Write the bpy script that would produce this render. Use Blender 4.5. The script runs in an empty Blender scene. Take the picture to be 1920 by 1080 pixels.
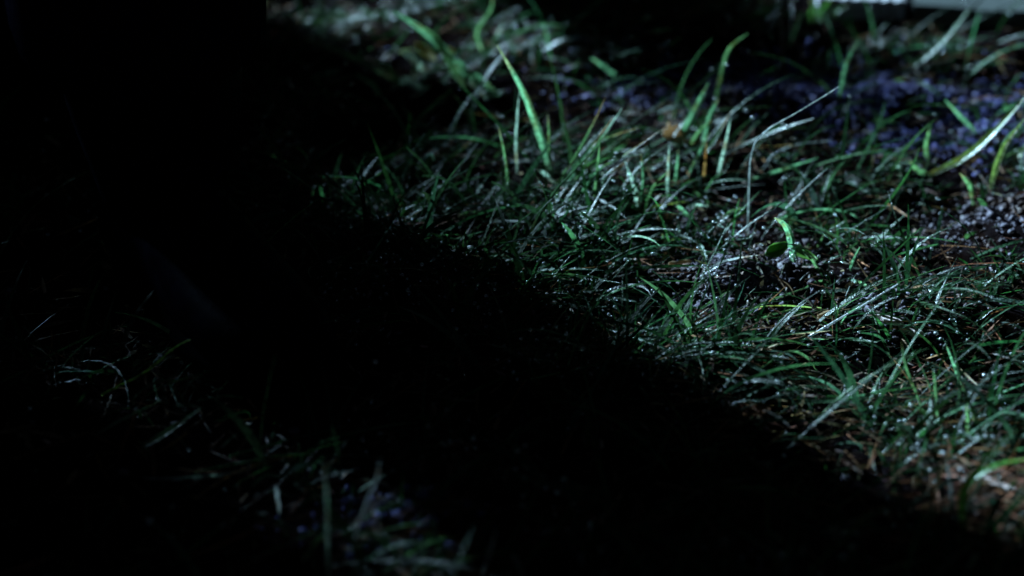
import bpy, bmesh, math, random
import numpy as np
from mathutils import Vector, Matrix, Euler

random.seed(7)
RNG = np.random.default_rng(11)
R = math.radians
scene = bpy.context.scene
COL = scene.collection

# ------------------------------------------------------------------ camera, sky, sun, exposure
CAM_H, PITCH, LENS = 0.67, R(30.0), 60.0
FPX = LENS / 36.0 * 1920.0
cam_d = bpy.data.cameras.new('camera')
cam = bpy.data.objects.new('camera', cam_d)
COL.objects.link(cam)
cam.location = (0, 0, CAM_H)
cam.rotation_euler = (math.pi / 2 - PITCH, 0, 0)
cam_d.lens = LENS
cam_d.sensor_width = 36.0
cam_d.clip_start = 0.02
cam_d.clip_end = 500
cam_d.dof.use_dof = True
cam_d.dof.focus_distance = 1.29
cam_d.dof.aperture_fstop = 2.5
cam_d.dof.aperture_blades = 0
scene.camera = cam

SUN_AZ, SUN_EL = R(-43.2), R(21.0)          # from +Y, clockwise: the light comes from behind and from the left
w = bpy.data.worlds.new('World')
scene.world = w
w.use_nodes = True
nt = w.node_tree
bg = nt.nodes['Background']
sky = nt.nodes.new('ShaderNodeTexSky')
sky.sky_type = 'NISHITA'
sky.sun_disc = False
sky.sun_elevation = SUN_EL
sky.sun_rotation = SUN_AZ
nt.links.new(sky.outputs[0], bg.inputs[0])
bg.inputs[1].default_value = 0.0013         # night: almost no sky light
sd = bpy.data.lights.new('beam_sun', 'SUN')  # parallel lamp standing in for a narrow man-made beam
sd.energy = 5.0
sd.angle = R(2.4)
sd.color = (0.47, 0.78, 1.0)
so = bpy.data.objects.new('beam_sun', sd)
COL.objects.link(so)
to_sun = Vector((math.sin(SUN_AZ) * math.cos(SUN_EL), math.cos(SUN_AZ) * math.cos(SUN_EL), math.sin(SUN_EL)))
so.rotation_euler = to_sun.to_track_quat('Z', 'Y').to_euler()
so.location = to_sun * 6
vs = scene.view_settings
vs.view_transform = 'Standard'
vs.look = 'None'
vs.exposure = 2.5
vs.gamma = 1.0
vs.use_curve_mapping = False
scene.cycles.max_bounces = 6
scene.cycles.diffuse_bounces = 1
scene.cycles.glossy_bounces = 2
scene.cycles.transmission_bounces = 5
scene.cycles.sample_clamp_indirect = 4.0
scene.cycles.use_denoising = True

# ------------------------------------------------------------------ helpers
def tag(o, label=None, cat=None, group=None, kind=None):
    if label: o['label'] = label
    if cat: o['category'] = cat
    if group: o['group'] = group
    if kind: o['kind'] = kind
    return o

def empty(name, loc, label=None, cat=None, group=None):
    o = bpy.data.objects.new(name, None)
    o.empty_display_size = 0.02
    o.location = loc
    COL.objects.link(o)
    return tag(o, label, cat, group)

def mesh_np(name, V, F, mat, parent=None, cols=None, smooth=True):
    """V (n,3), F list of index arrays all of one size."""
    V = np.asarray(V, dtype=np.float32)
    F = np.asarray(F, dtype=np.int32)
    me = bpy.data.meshes.new(name)
    me.vertices.add(len(V))
    me.vertices.foreach_set('co', V.ravel())
    k = F.shape[1]
    me.loops.add(F.size)
    me.loops.foreach_set('vertex_index', F.ravel())
    me.polygons.add(len(F))
    me.polygons.foreach_set('loop_start', np.arange(0, F.size, k, dtype=np.int32))
    me.polygons.foreach_set('loop_total', np.full(len(F), k, dtype=np.int32))
    me.update(calc_edges=True)
    if smooth:
        me.polygons.foreach_set('use_smooth', np.ones(len(F), dtype=bool))
    if cols is not None:
        a = me.color_attributes.new('tint', 'FLOAT_COLOR', 'POINT')
        c = np.ones((len(V), 4), dtype=np.float32)
        c[:, :3] = cols
        a.data.foreach_set('color', c.ravel())
    if mat: me.materials.append(mat)
    o = bpy.data.objects.new(name, me)
    COL.objects.link(o)
    if parent: o.parent = parent
    return o

def vnoise(x, y, f, seed=0):
    x = np.asarray(x, dtype=np.float64) * f + seed * 17.31
    y = np.asarray(y, dtype=np.float64) * f + seed * 9.77
    xi = np.floor(x); yi = np.floor(y)
    xf = x - xi; yf = y - yi
    u = xf * xf * (3 - 2 * xf); v = yf * yf * (3 - 2 * yf)
    def h(a, b):
        s = np.sin(a * 127.1 + b * 311.7 + seed * 74.7) * 43758.5453
        return s - np.floor(s)
    return ((h(xi, yi) * (1 - u) + h(xi + 1, yi) * u) * (1 - v) +
            (h(xi, yi + 1) * (1 - u) + h(xi + 1, yi + 1) * u) * v) * 2 - 1

def sstep(a, b, x):
    t = np.clip((x - a) / (b - a), 0, 1)
    return t * t * (3 - 2 * t)

SP, CP = math.sin(PITCH), math.cos(PITCH)
def ray(u, v):
    x = (u - 960.0) / FPX; y = (v - 540.0) / FPX
    return np.array([x, CP - y * SP, -SP - y * CP])
def G0(u, v, z=0.0):
    d = ray(u, v); t = (CAM_H - z) / -d[2]
    return d[0] * t, d[1] * t

BUMPS = []        # (x, y, radius x, radius y, height)
def bump(u, v, rx, ry, h):
    x, y = G0(u, v); BUMPS.append((x, y, rx, ry, h))
bump(1390, 520, .045, .030, .014)      # pale crumbly mound
bump(1690, 590, .05, .04, .016)
bump(1600, 680, .05, .035, -.016)      # hollow added here so the low light leaves it dark
bump(1720, 400, .07, .06, -.018)  # dip shaped into the ground to hold shade
bump(1220, 560, .03, .02, -.010)
bump(1150, 350, .06, .04, .008)
bump(1200, 440, .07, .05, .010)
bump(1340, 660, .05, .035, .012)
bump(800, 170, .07, .04, .016)
bump(1900, 420, .08, .07, .014)
bump(1880, 940, .08, .06, .012)
bump(640, 300, .09, .07, -.012)
bump(760, 1020, .06, .04, .010)
bump(1640, 190, .16, .035, .014)       # crumbly earth strip

def terrain(x, y, fine=True):
    x = np.asarray(x, dtype=np.float64); y = np.asarray(y, dtype=np.float64)
    z = 0.007 * vnoise(x, y, 5, 1) + 0.007 * vnoise(x, y, 14, 2)
    if fine:
        z = z + 0.0026 * vnoise(x, y, 45, 3) + 0.0016 * vnoise(x, y, 110, 4)
    for bx, by, rx, ry, h in BUMPS:
        z = z + h * np.exp(-((x - bx) / rx) ** 2 - ((y - by) / ry) ** 2)
    bank = sstep(1.56, 1.645, y + 0.02 * vnoise(x, x * 0 + 3, 9, 5)) * (0.010 + 0.012 * sstep(-.05, .22, x))
    z = z + bank
    z = z + 0.5 * sstep(6, 30, np.hypot(x, y)) * vnoise(x, y, .06, 6)
    return z

def ground_hit(u, v, h=0.0):
    d = ray(u, v)
    z = 0.0
    for _ in range(12):
        t = (CAM_H - z) / -d[2]
        z = 0.5 * z + 0.5 * (float(terrain(d[0] * t, d[1] * t, False)) + h)
    return np.array([d[0] * t, d[1] * t, z])

# ------------------------------------------------------------------ materials
def newmat(name):
    m = bpy.data.materials.new(name)
    m.use_nodes = True
    t = m.node_tree
    return m, t, t.nodes['Principled BSDF'], t.nodes['Material Output']

def noise(t, scale, detail=3, coord='Object'):
    tc = t.nodes.new('ShaderNodeTexCoord')
    n = t.nodes.new('ShaderNodeTexNoise')
    n.inputs['Scale'].default_value = scale
    n.inputs['Detail'].default_value = detail
    t.links.new(tc.outputs[coord], n.inputs['Vector'])
    return n

def bumpnode(t, hsock, strength, dist, bsdf):
    b = t.nodes.new('ShaderNodeBump')
    b.inputs['Strength'].default_value = strength
    b.inputs['Distance'].default_value = dist
    t.links.new(hsock, b.inputs['Height'])
    t.links.new(b.outputs[0], bsdf.inputs['Normal'])
    return b

def ramp(t, sock, stops):
    r = t.nodes.new('ShaderNodeValToRGB')
    e = r.color_ramp.elements
    while len(e) > 1: e.remove(e[0])
    e[0].position = stops[0][0]; e[0].color = (*stops[0][1], 1)
    for p, c in stops[1:]:
        q = e.new(p); q.color = (*c, 1)
    t.links.new(sock, r.inputs[0])
    return r

def blade_mat(name, rough=0.32, trans=0.35, spec=0.5, bstr=0.5):
    m, t, b, out = newmat(name)
    at = t.nodes.new('ShaderNodeAttribute'); at.attribute_name = 'tint'
    n = noise(t, 260, 3)
    mr = t.nodes.new('ShaderNodeMapRange')
    mr.inputs['From Min'].default_value = .3; mr.inputs['From Max'].default_value = .7
    mr.inputs['To Min'].default_value = .4; mr.inputs['To Max'].default_value = 1.5
    t.links.new(n.outputs[0], mr.inputs[0])
    mx = t.nodes.new('ShaderNodeVectorMath'); mx.operation = 'SCALE'
    t.links.new(at.outputs['Color'], mx.inputs[0]); t.links.new(mr.outputs[0], mx.inputs['Scale'])
    t.links.new(mx.outputs[0], b.inputs['Base Color'])
    b.inputs['Specular IOR Level'].default_value = spec
    n2 = noise(t, 700, 2)
    mr2 = t.nodes.new('ShaderNodeMapRange')
    mr2.inputs['From Min'].default_value = .35; mr2.inputs['From Max'].default_value = .65
    mr2.inputs['To Min'].default_value = max(.08, rough - .16); mr2.inputs['To Max'].default_value = rough + .22
    t.links.new(n.outputs[0], mr2.inputs[0]); t.links.new(mr2.outputs[0], b.inputs['Roughness'])
    bumpnode(t, n2.outputs[0], bstr, .0006, b)
    tr = t.nodes.new('ShaderNodeBsdfTranslucent')
    tc = t.nodes.new('ShaderNodeVectorMath'); tc.operation = 'MULTIPLY'
    tc.inputs[1].default_value = (1.3, 1.5, 1.1)
    t.links.new(mx.outputs[0], tc.inputs[0]); t.links.new(tc.outputs[0], tr.inputs[0])
    mix = t.nodes.new('ShaderNodeMixShader'); mix.inputs[0].default_value = trans
    t.links.new(b.outputs[0], mix.inputs[1]); t.links.new(tr.outputs[0], mix.inputs[2])
    t.links.new(mix.outputs[0], out.inputs[0])
    return m

M_GRASS = blade_mat('wet_grass', .33, .45, .15, .9)
M_HERO = blade_mat('wet_broad_grass', .28, .62, .9, .8)
M_STRAW = blade_mat('wet_straw', .5, .25, .12)

def soil_mat(name, c1, c2, rough=.55, sc=90, spec=.10):
    m, t, b, out = newmat(name)
    n = noise(t, sc, 6)
    r = ramp(t, n.outputs[0], [(.3, c1), (.7, c2)])
    nb_ = noise(t, 38, 3)
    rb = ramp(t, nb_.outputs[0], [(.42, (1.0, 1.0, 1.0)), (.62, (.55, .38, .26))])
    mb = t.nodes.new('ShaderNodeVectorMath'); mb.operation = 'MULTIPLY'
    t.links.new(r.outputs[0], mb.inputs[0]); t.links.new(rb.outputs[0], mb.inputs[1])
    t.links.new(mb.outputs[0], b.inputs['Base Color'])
    b.inputs['Roughness'].default_value = rough
    b.inputs['Specular IOR Level'].default_value = spec
    n2 = noise(t, 520, 4)
    bumpnode(t, n2.outputs[0], .8, .0015, b)
    return m
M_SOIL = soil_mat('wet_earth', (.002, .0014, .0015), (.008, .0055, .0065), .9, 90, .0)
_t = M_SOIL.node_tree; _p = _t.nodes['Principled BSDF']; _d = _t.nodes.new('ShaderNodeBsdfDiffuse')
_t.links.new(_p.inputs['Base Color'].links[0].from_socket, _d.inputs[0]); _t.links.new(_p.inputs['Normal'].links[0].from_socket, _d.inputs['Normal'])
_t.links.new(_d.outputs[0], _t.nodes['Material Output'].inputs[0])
M_CLOD = soil_mat('earth_crumbs', (.04, .034, .044), (.135, .112, .15), .5, 300)
M_CLOD2 = soil_mat('dark_blue_crumbs', (.04, .04, .12), (.15, .145, .40), .5, 300)

m, t, b, out = newmat('dew')
b.inputs['Base Color'].default_value = (.9, .95, 1, 1)
b.inputs['Roughness'].default_value = .2
b.inputs['IOR'].default_value = 1.5
b.inputs['Transmission Weight'].default_value = .85
b.inputs['Specular IOR Level'].default_value = .9
M_DEW = m

m, t, b, out = newmat('black_leather')
n = noise(t, 60, 5)
r = ramp(t, n.outputs[0], [(.3, (.0006, .0006, .0016)), (.7, (.002, .002, .005))])
t.links.new(r.outputs[0], b.inputs['Base Color'])
b.inputs['Roughness'].default_value = .36
b.inputs['Specular IOR Level'].default_value = .005
n2 = noise(t, 240, 4)
bumpnode(t, n2.outputs[0], .35, .001, b)
M_LEATHER = m
m, t, b, out = newmat('black_rubber')
b.inputs['Base Color'].default_value = (.003, .003, .004, 1); b.inputs['Roughness'].default_value = .9; b.inputs['Specular IOR Level'].default_value = 0
bumpnode(t, noise(t, 200, 3).outputs[0], .3, .001, b)
M_RUBBER = m
m, t, b, out = newmat('navy_cloth')
n = noise(t, 400, 4)
r = ramp(t, n.outputs[0], [(.3, (.002, .002, .005)), (.7, (.005, .005, .011))])
t.links.new(r.outputs[0], b.inputs['Base Color'])
b.inputs['Roughness'].default_value = .95
b.inputs['Specular IOR Level'].default_value = .0
bumpnode(t, n.outputs[0], .5, .001, b)
M_CLOTH = m
m, t, b, out = newmat('skin')
n = noise(t, 30, 4)
r = ramp(t, n.outputs[0], [(.3, (.30, .17, .12)), (.7, (.38, .22, .16))])
t.links.new(r.outputs[0], b.inputs['Base Color']); b.inputs['Roughness'].default_value = .5
M_SKIN = m
m, t, b, out = newmat('dark_hair')
n = noise(t, 150, 3)
r = ramp(t, n.outputs[0], [(.3, (.01, .008, .006)), (.7, (.03, .02, .015))])
t.links.new(r.outputs[0], b.inputs['Base Color']); b.inputs['Roughness'].default_value = .5
M_HAIR = m

def wood_mat(name, c1, c2):
    m, t, b, out = newmat(name)
    tc = t.nodes.new('ShaderNodeTexCoord')
    mp = t.nodes.new('ShaderNodeMapping'); mp.inputs['Scale'].default_value = (8, 160, 160)
    n = t.nodes.new('ShaderNodeTexNoise'); n.inputs['Scale'].default_value = 1; n.inputs['Detail'].default_value = 5
    t.links.new(tc.outputs['Object'], mp.inputs[0]); t.links.new(mp.outputs[0], n.inputs['Vector'])
    r = ramp(t, n.outputs[0], [(.3, c1), (.7, c2)])
    t.links.new(r.outputs[0], b.inputs['Base Color'])
    b.inputs['Roughness'].default_value = .55
    bumpnode(t, n.outputs[0], .5, .002, b)
    return m
M_PLANK = wood_mat('weathered_pale_wood', (.20, .195, .215), (.38, .37, .40))
M_PLANK2 = wood_mat('weathered_grey_wood', (.02, .023, .022), (.05, .058, .055))
M_CHIP = wood_mat('pale_wood_chip', (.34, .24, .22), (.55, .42, .40))
M_TWIG = wood_mat('brown_twig', (.05, .028, .018), (.12, .07, .045))

def leaf_mat(name, c1, c2, trans=.3):
    m, t, b, out = newmat(name)
    n = noise(t, 120, 5)
    r = ramp(t, n.outputs[0], [(.3, c1), (.7, c2)])
    t.links.new(r.outputs[0], b.inputs['Base Color'])
    b.inputs['Roughness'].default_value = .38
    bumpnode(t, noise(t, 420, 4).outputs[0], .5, .001, b)
    tr = t.nodes.new('ShaderNodeBsdfTranslucent'); t.links.new(r.outputs[0], tr.inputs[0])
    mix = t.nodes.new('ShaderNodeMixShader'); mix.inputs[0].default_value = trans
    t.links.new(b.outputs[0], mix.inputs[1]); t.links.new(tr.outputs[0], mix.inputs[2])
    t.links.new(mix.outputs[0], out.inputs[0])
    return m
M_YELLOW = leaf_mat('yellow_leaf_skin', (.38, .30, .02), (.55, .45, .05), .45)
M_GREENLEAF = leaf_mat('green_leaf_skin', (.05, .14, .02), (.10, .24, .03), .4)
M_TAN = leaf_mat('tan_leaf_skin', (.34, .22, .12), (.52, .37, .23), .5)
M_RUST = leaf_mat('rust_leaf_skin', (.10, .035, .012), (.19, .075, .03), .3)

# ------------------------------------------------------------------ ground
def axis(lo, hi, step, far):
    a = list(np.arange(lo, hi + 1e-6, step))
    s = step
    while a[-1] < far:
        s *= 1.22; a.append(a[-1] + s)
    s = step
    while a[0] > -far:
        s *= 1.22; a.insert(0, a[0] - s)
    return np.array(a)
AX = axis(-.66, .72, .0055, 60); AY = axis(.62, 1.95, .0055, 60)
XX, YY = np.meshgrid(AX, AY)
ZZ = terrain(XX, YY)
nx, ny = len(AX), len(AY)
idx = np.arange(nx * ny).reshape(ny, nx)
F = np.stack([idx[:-1, :-1], idx[:-1, 1:], idx[1:, 1:], idx[1:, :-1]], -1).reshape(-1, 4)
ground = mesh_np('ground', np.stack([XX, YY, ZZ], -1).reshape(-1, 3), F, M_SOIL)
tag(ground, 'dark wet bumpy earth under the night grass', kind='structure')

# ------------------------------------------------------------------ batch grass
def blades(xy, L, W, az, lean, curl, col, S=4, wob=0.25, z0=None, roll=None, prof=0.75):
    n = len(xy)
    x, y = xy[:, 0], xy[:, 1]
    z = terrain(x, y) - .002 if z0 is None else z0
    P = np.stack([x, y, z], -1)
    d = np.stack([np.cos(az), np.sin(az), np.zeros(n)], -1)
    side0 = np.stack([-np.sin(az), np.cos(az), np.zeros(n)], -1)
    if roll is None: roll = RNG.normal(0, .6, n)
    V = np.zeros((n, S + 1, 2, 3))
    sway = RNG.normal(0, wob, n)
    for k in range(S + 1):
        s = k / S
        th = lean + curl * s
        dd = d * np.cos(sway * s)[:, None] + side0 * np.sin(sway * s)[:, None]
        tan = dd * np.sin(th)[:, None] + np.array([0, 0, 1.0]) * np.cos(th)[:, None]
        nor = dd * np.cos(th)[:, None] - np.array([0, 0, 1.0]) * np.sin(th)[:, None]
        sd_ = np.cross(tan, nor)
        rr = roll * (0.4 + s)
        sv = sd_ * np.cos(rr)[:, None] + nor * np.sin(rr)[:, None]
        wk = W * (0.55 + 0.45 * min(1, s * 4)) * max(0.04, (1 - s ** 2.2)) ** prof * 0.5
        V[:, k, 0] = P - sv * wk[:, None]
        V[:, k, 1] = P + sv * wk[:, None]
        P = P + tan * (L / S)[:, None]
        lowz = terrain(P[:, 0], P[:, 1], False) + .0015
        P[:, 2] = np.maximum(P[:, 2], lowz)
    base = (np.arange(n) * (S + 1) * 2)[:, None, None]
    ks = np.arange(S)[None, :, None] * 2
    q = np.array([0, 1, 3, 2])[None, None, :]
    F = (base + ks + q).reshape(-1, 4)
    C = np.repeat(col[:, None, :], (S + 1) * 2, 1).reshape(-1, 3)
    return V.reshape(-1, 3), F, C

def scatter(n, x0, x1, y0, y1, dens=None):
    out = np.zeros((0, 2))
    while len(out) < n:
        p = np.stack([RNG.uniform(x0, x1, n), RNG.uniform(y0, y1, n)], -1)
        if dens is not None:
            p = p[RNG.random(n) < dens(p[:, 0], p[:, 1])]
        out = np.concatenate([out, p])
    return out[:n]

def tint(n, base, jit=.35, mix=None):
    base = np.array(base)
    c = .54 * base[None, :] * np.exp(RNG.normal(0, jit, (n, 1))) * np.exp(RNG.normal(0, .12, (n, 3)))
    return np.clip(c, 0, .8)

BARE = [G0(1390, 512) + (.062, .045), G0(1640, 185) + (.20, .04), G0(1830, 235) + (.09, .03), G0(1900, 430) + (.07, .06)]
HOLES = [G0(*p_[:2]) + p_[2:] for p_ in ((1660, 400, .06, .05), (1600, 275, .07, .035), (1600, 670, .04, .03), (1230, 560, .035, .02), (1130, 170, .09, .05),
                                          (1330, 110, .10, .05), (1150, 355, .02, .025), (1480, 300, .05, .04), (1740, 500, .05, .03), (1330, 640, .02, .012), (1620, 560, .03, .02))]
def dens_main(x, y):
    d = 0.05 + 0.95 * sstep(-.25, .55, vnoise(x, y, 17, 21) + .7 * vnoise(x, y, 42, 22))
    d = d * (1 - (x > .28) * sstep(.035, .012, np.abs(y - (1.75 - .2 * np.maximum(0, x - .38))) - .05))
    d = d * (1 - .72 * sstep(1.06, .98, y) * sstep(.06, -.04, x))
    d = d * (1 - .55 * sstep(.24, .34, x) * sstep(1.30, 1.22, y))
    d = d * (1 - .75 * sstep(-.17, -.27, x) * sstep(1.50, 1.40, y))
    for bx, by, rx, ry in HOLES:
        d = d * (1 - .85 * np.exp(-((x - bx) / rx) ** 2 - ((y - by) / ry) ** 2))
    for bx, by, rx, ry in BARE:
        d = d * (1 - .93 * np.exp(-((x - bx) / rx) ** 2 - ((y - by) / ry) ** 2))
    return d

def collect(lst):
    Vs, Fs, Cs, o = [], [], [], 0
    for V, F, C in lst:
        Vs.append(V); Fs.append(F + o); Cs.append(C); o += len(V)
    return np.concatenate(Vs), np.concatenate(Fs), np.concatenate(Cs)

FX = (-.62, .70, .68, 1.98)
def dens_up(x, y):
    return dens_main(x, y) * (1 - .86 * sstep(1.22, 1.40, y) * sstep(-.5, .15, x + .1)) * (.6 + .4 * sstep(-.3, .3, vnoise(x, y, 8, 31)))
parts = []
# short upright growth
n = 5500
p = scatter(n, *FX, dens_up)
parts.append(blades(p, RNG.gamma(4, .0058, n), RNG.uniform(.0012, .0034, n), RNG.uniform(0, 6.28, n), RNG.uniform(.05, .8, n),
                    RNG.uniform(.2, 1.6, n), tint(n, (.017, .046, .017), .6), 4))
# lying green blades, combed towards the lower right
n = 8000
p = scatter(n, *FX, lambda x, y: dens_main(x, y) * (1 - .65 * sstep(1.24, 1.4, y)))
parts.append(blades(p, RNG.gamma(5, .008, n), RNG.uniform(.0012, .0042, n), RNG.normal(-.5, 1.1, n), RNG.uniform(.8, 1.35, n),
                    RNG.uniform(.1, .7, n), tint(n, (.020, .052, .022), .65), 5))
# longer thin ones
n = 900
p = scatter(n, *FX, dens_up)
parts.append(blades(p, RNG.uniform(.04, .10, n), RNG.uniform(.0018, .0050, n), RNG.uniform(0, 6.28, n), RNG.uniform(.1, .9, n),
                    RNG.uniform(.3, 1.4, n), tint(n, (.020, .044, .021), .5), 7))
# long thin arching tangle, thickest on the lit slope
n = 1100
def dens_tangle(x, y):
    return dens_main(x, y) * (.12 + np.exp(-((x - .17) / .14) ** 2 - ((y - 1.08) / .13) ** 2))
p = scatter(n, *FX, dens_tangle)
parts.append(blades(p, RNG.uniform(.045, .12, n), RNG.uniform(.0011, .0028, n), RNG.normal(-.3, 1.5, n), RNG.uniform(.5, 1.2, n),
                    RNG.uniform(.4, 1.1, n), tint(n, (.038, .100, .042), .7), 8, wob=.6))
n = 200
p = scatter(n, *FX, dens_up)
parts.append(blades(p, RNG.uniform(.04, .10, n), RNG.uniform(.004, .0075, n), RNG.uniform(0, 6.28, n), RNG.uniform(.15, 1.0, n),
                    RNG.uniform(.3, 1.5, n), tint(n, (.034, .074, .04), .5), 8))
V, F, C = collect(parts)
grass = mesh_np('grass', V, F, M_GRASS, None, C)
tag(grass, 'wet uneven green grass covering the ground', kind='stuff')
GV = V

# dead grass litter
parts = []
n = 9000
p = scatter(n, *FX, lambda x, y: np.clip(dens_main(x, y) + .08, 0, 1) * (1 - .5 * sstep(1.24, 1.4, y)))
parts.append(blades(p, RNG.gamma(4, .008, n), RNG.uniform(.0006, .0018, n), RNG.normal(-.4, 1.2, n), RNG.uniform(1.2, 1.6, n),
                    RNG.uniform(-.2, .3, n), tint(n, (.105, .045, .020), .8), 4, z0=terrain(p[:, 0], p[:, 1]) + RNG.uniform(0, .006, n)))
n = 4500
p = scatter(n, *FX, lambda x, y: .15 + np.exp(-((x - .12) / .2) ** 2 - ((y - 1.2) / .17) ** 2))
parts.append(blades(p, RNG.uniform(.004, .011, n), RNG.uniform(.0012, .004, n), RNG.uniform(0, 6.28, n), RNG.uniform(.7, 1.6, n),
                    RNG.uniform(-.3, .6, n), tint(n, (.12, .085, .07), .9), 2, z0=terrain(p[:, 0], p[:, 1]) + RNG.uniform(0, .007, n)))
n = 900
p = scatter(n, *FX)
parts.append(blades(p, RNG.uniform(.012, .03, n), RNG.uniform(.002, .005, n), RNG.uniform(0, 6.28, n), RNG.uniform(1.2, 1.6, n),
                    RNG.uniform(-.3, .4, n), tint(n, (.12, .07, .045), .6), 3, z0=terrain(p[:, 0], p[:, 1]) + RNG.uniform(.001, .006, n)))
n = 520
_c = G0(1870, 985)
p = np.stack([_c[0] + RNG.normal(0, .06, n), _c[1] + RNG.normal(0, .045, n)], -1)
parts.append(blades(p, RNG.uniform(.015, .05, n), RNG.uniform(.0007, .0022, n), RNG.normal(-.5, .7, n), RNG.uniform(1.1, 1.6, n),
                    RNG.uniform(-.2, .3, n), tint(n, (.17, .065, .035), .6), 4, z0=terrain(p[:, 0], p[:, 1]) + RNG.uniform(.001, .010, n)))
n = 420
_c = G0(1420, 690)
p = np.stack([_c[0] + RNG.normal(0, .09, n), _c[1] + RNG.normal(0, .05, n)], -1)
parts.append(blades(p, RNG.uniform(.010, .035, n), RNG.uniform(.0008, .0026, n), RNG.normal(-.6, .8, n), RNG.uniform(1.1, 1.6, n),
                    RNG.uniform(-.2, .4, n), tint(n, (.19, .11, .06), .7), 4, z0=terrain(p[:, 0], p[:, 1]) + RNG.uniform(.001, .010, n)))
V, F, C = collect(parts)
straw = mesh_np('dead_grass', V, F, M_STRAW, None, C)
tag(straw, 'brown dead grass and straw bits lying between the green blades', kind='stuff')

# grass beyond the frame
def dens_out(x, y):
    return np.where((x > FX[0]) & (x < FX[1]) & (y > FX[2]) & (y < FX[3]), 0., 1.) * np.exp(-np.hypot(x, y - 1.2) / 1.6)
n = 22000
p = scatter(n, -4, 4, -2.5, 6, dens_out)
V, F, C = blades(p, RNG.uniform(.02, .07, n), RNG.uniform(.0015, .005, n), RNG.uniform(0, 6.28, n), RNG.uniform(.1, 1.1, n),
                 RNG.uniform(.2, 1.2, n), tint(n, (.032, .08, .028)), 3)
og = mesh_np('surrounding_grass', V, F, M_GRASS, None, C)
tag(og, 'rough dark grass spreading around the lit patch', kind='stuff')

# ------------------------------------------------------------------ earth crumbs and dew
bm = bmesh.new(); bmesh.ops.create_icosphere(bm, subdivisions=1, radius=1)
ICO_V = np.array([v.co[:] for v in bm.verts]); ICO_F = np.array([[v.index for v in f.verts] for f in bm.faces]); bm.free()
def blobs(c, r, squash=.7, rough=.25):
    n = len(c)
    A = RNG.uniform(0, 6.28, n); ca, sa = np.cos(A), np.sin(A)
    Vv = ICO_V[None] * (1 + RNG.normal(0, rough, (n, len(ICO_V), 1)).clip(-.6, .6))
    sx = RNG.uniform(.75, 1.3, (n, 1))
    X = Vv[..., 0] * sx; Y = Vv[..., 1]; Z = Vv[..., 2] * (squash if rough == 0 else RNG.uniform(.3, .9, (n, 1)))
    W_ = np.stack([X * ca[:, None] - Y * sa[:, None], X * sa[:, None] + Y * ca[:, None], Z], -1) * r[:, None, None] + c[:, None, :]
    F_ = (ICO_F[None] + (np.arange(n) * len(ICO_V))[:, None, None]).reshape(-1, 3)
    return W_.reshape(-1, 3), F_
def crumbs(spots, name, mat, label):
    cs, rs = [], []
    for (u, v, rx, ry, n) in spots:
        bx, by = G0(u, v)
        x = bx + RNG.normal(0, rx, n); y = by + RNG.normal(0, ry, n)
        r = np.exp(RNG.normal(math.log(.0011), .6, n)).clip(.0004, .0045)
        cs.append(np.stack([x, y, terrain(x, y) + r * .3], -1)); rs.append(r)
    V, F = blobs(np.concatenate(cs), np.concatenate(rs), .65, .42)
    o = mesh_np(name, V, F, mat, smooth=False)
    return tag(o, label, kind='stuff')
crumbs([(1390, 512, .022, .015, 4500), (1330, 560, .05, .02, 1800), (1890, 420, .05, .04, 900), (1230, 470, .07, .04, 1500),
        (1700, 620, .03, .02, 500), (1500, 600, .3, .25, 1200)],
       'earth_crumbs', M_CLOD, 'pale grey crumbs of earth on the small mound')
crumbs([(1500, 160, .05, .025, 1800), (1640, 180, .10, .03, 3600), (1820, 240, .06, .03, 2200), (1050, 110, .06, .04, 250),
        (1310, 170, .07, .03, 800), (740, 1000, .04, .02, 220)],
       'dark_gravel', M_CLOD2, 'blue grey gravelly earth in the bare strip behind the tufts')

def drops_on(V, n, r0, r1, name, label):
    i = RNG.integers(0, len(V), n * 14)
    P = V[i]
    ok = (P[:, 0] > -.45) & (P[:, 0] < .6) & (P[:, 1] > .72) & (P[:, 1] < 1.9)
    hgt = P[:, 2] - terrain(P[:, 0], P[:, 1], False)
    ok &= hgt > .003
    ok &= vnoise(P[:, 0], P[:, 1], 28, 51) + RNG.normal(0, .25, len(P)) > .12
    P = P[ok][:n]
    V_, F_ = blobs(P, RNG.uniform(r0, r1, len(P)), .85, 0)
    o = mesh_np(name, V_, F_, M_DEW)
    return tag(o, label, kind='stuff')
drops_on(GV, 4200, .0006, .0019, 'dew_drops', 'tiny dew drops beading on the grass')

# ------------------------------------------------------------------ traced blades
def catmull(P, m):
    P = np.asarray(P, dtype=float)
    if len(P) == 2:
        t = np.linspace(0, 1, m)[:, None]
        return P[0] * (1 - t) + P[1] * t
    Q = np.vstack([2 * P[0] - P[1], P, 2 * P[-1] - P[-2]])
    out = []
    for s in np.linspace(0, len(P) - 1 - 1e-9, m):
        i = int(s); f = s - i
        a, b_, c, d = Q[i], Q[i + 1], Q[i + 2], Q[i + 3]
        out.append(.5 * (2 * b_ + (c - a) * f + (2 * a - 5 * b_ + 4 * c - d) * f * f + (3 * b_ - a - 3 * c + d) * f ** 3))
    return np.array(out)

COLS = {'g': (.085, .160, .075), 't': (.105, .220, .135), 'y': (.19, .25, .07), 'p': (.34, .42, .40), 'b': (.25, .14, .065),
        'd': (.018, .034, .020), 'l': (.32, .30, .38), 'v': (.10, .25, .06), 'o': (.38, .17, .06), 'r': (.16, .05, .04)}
BEADS = []

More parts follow.
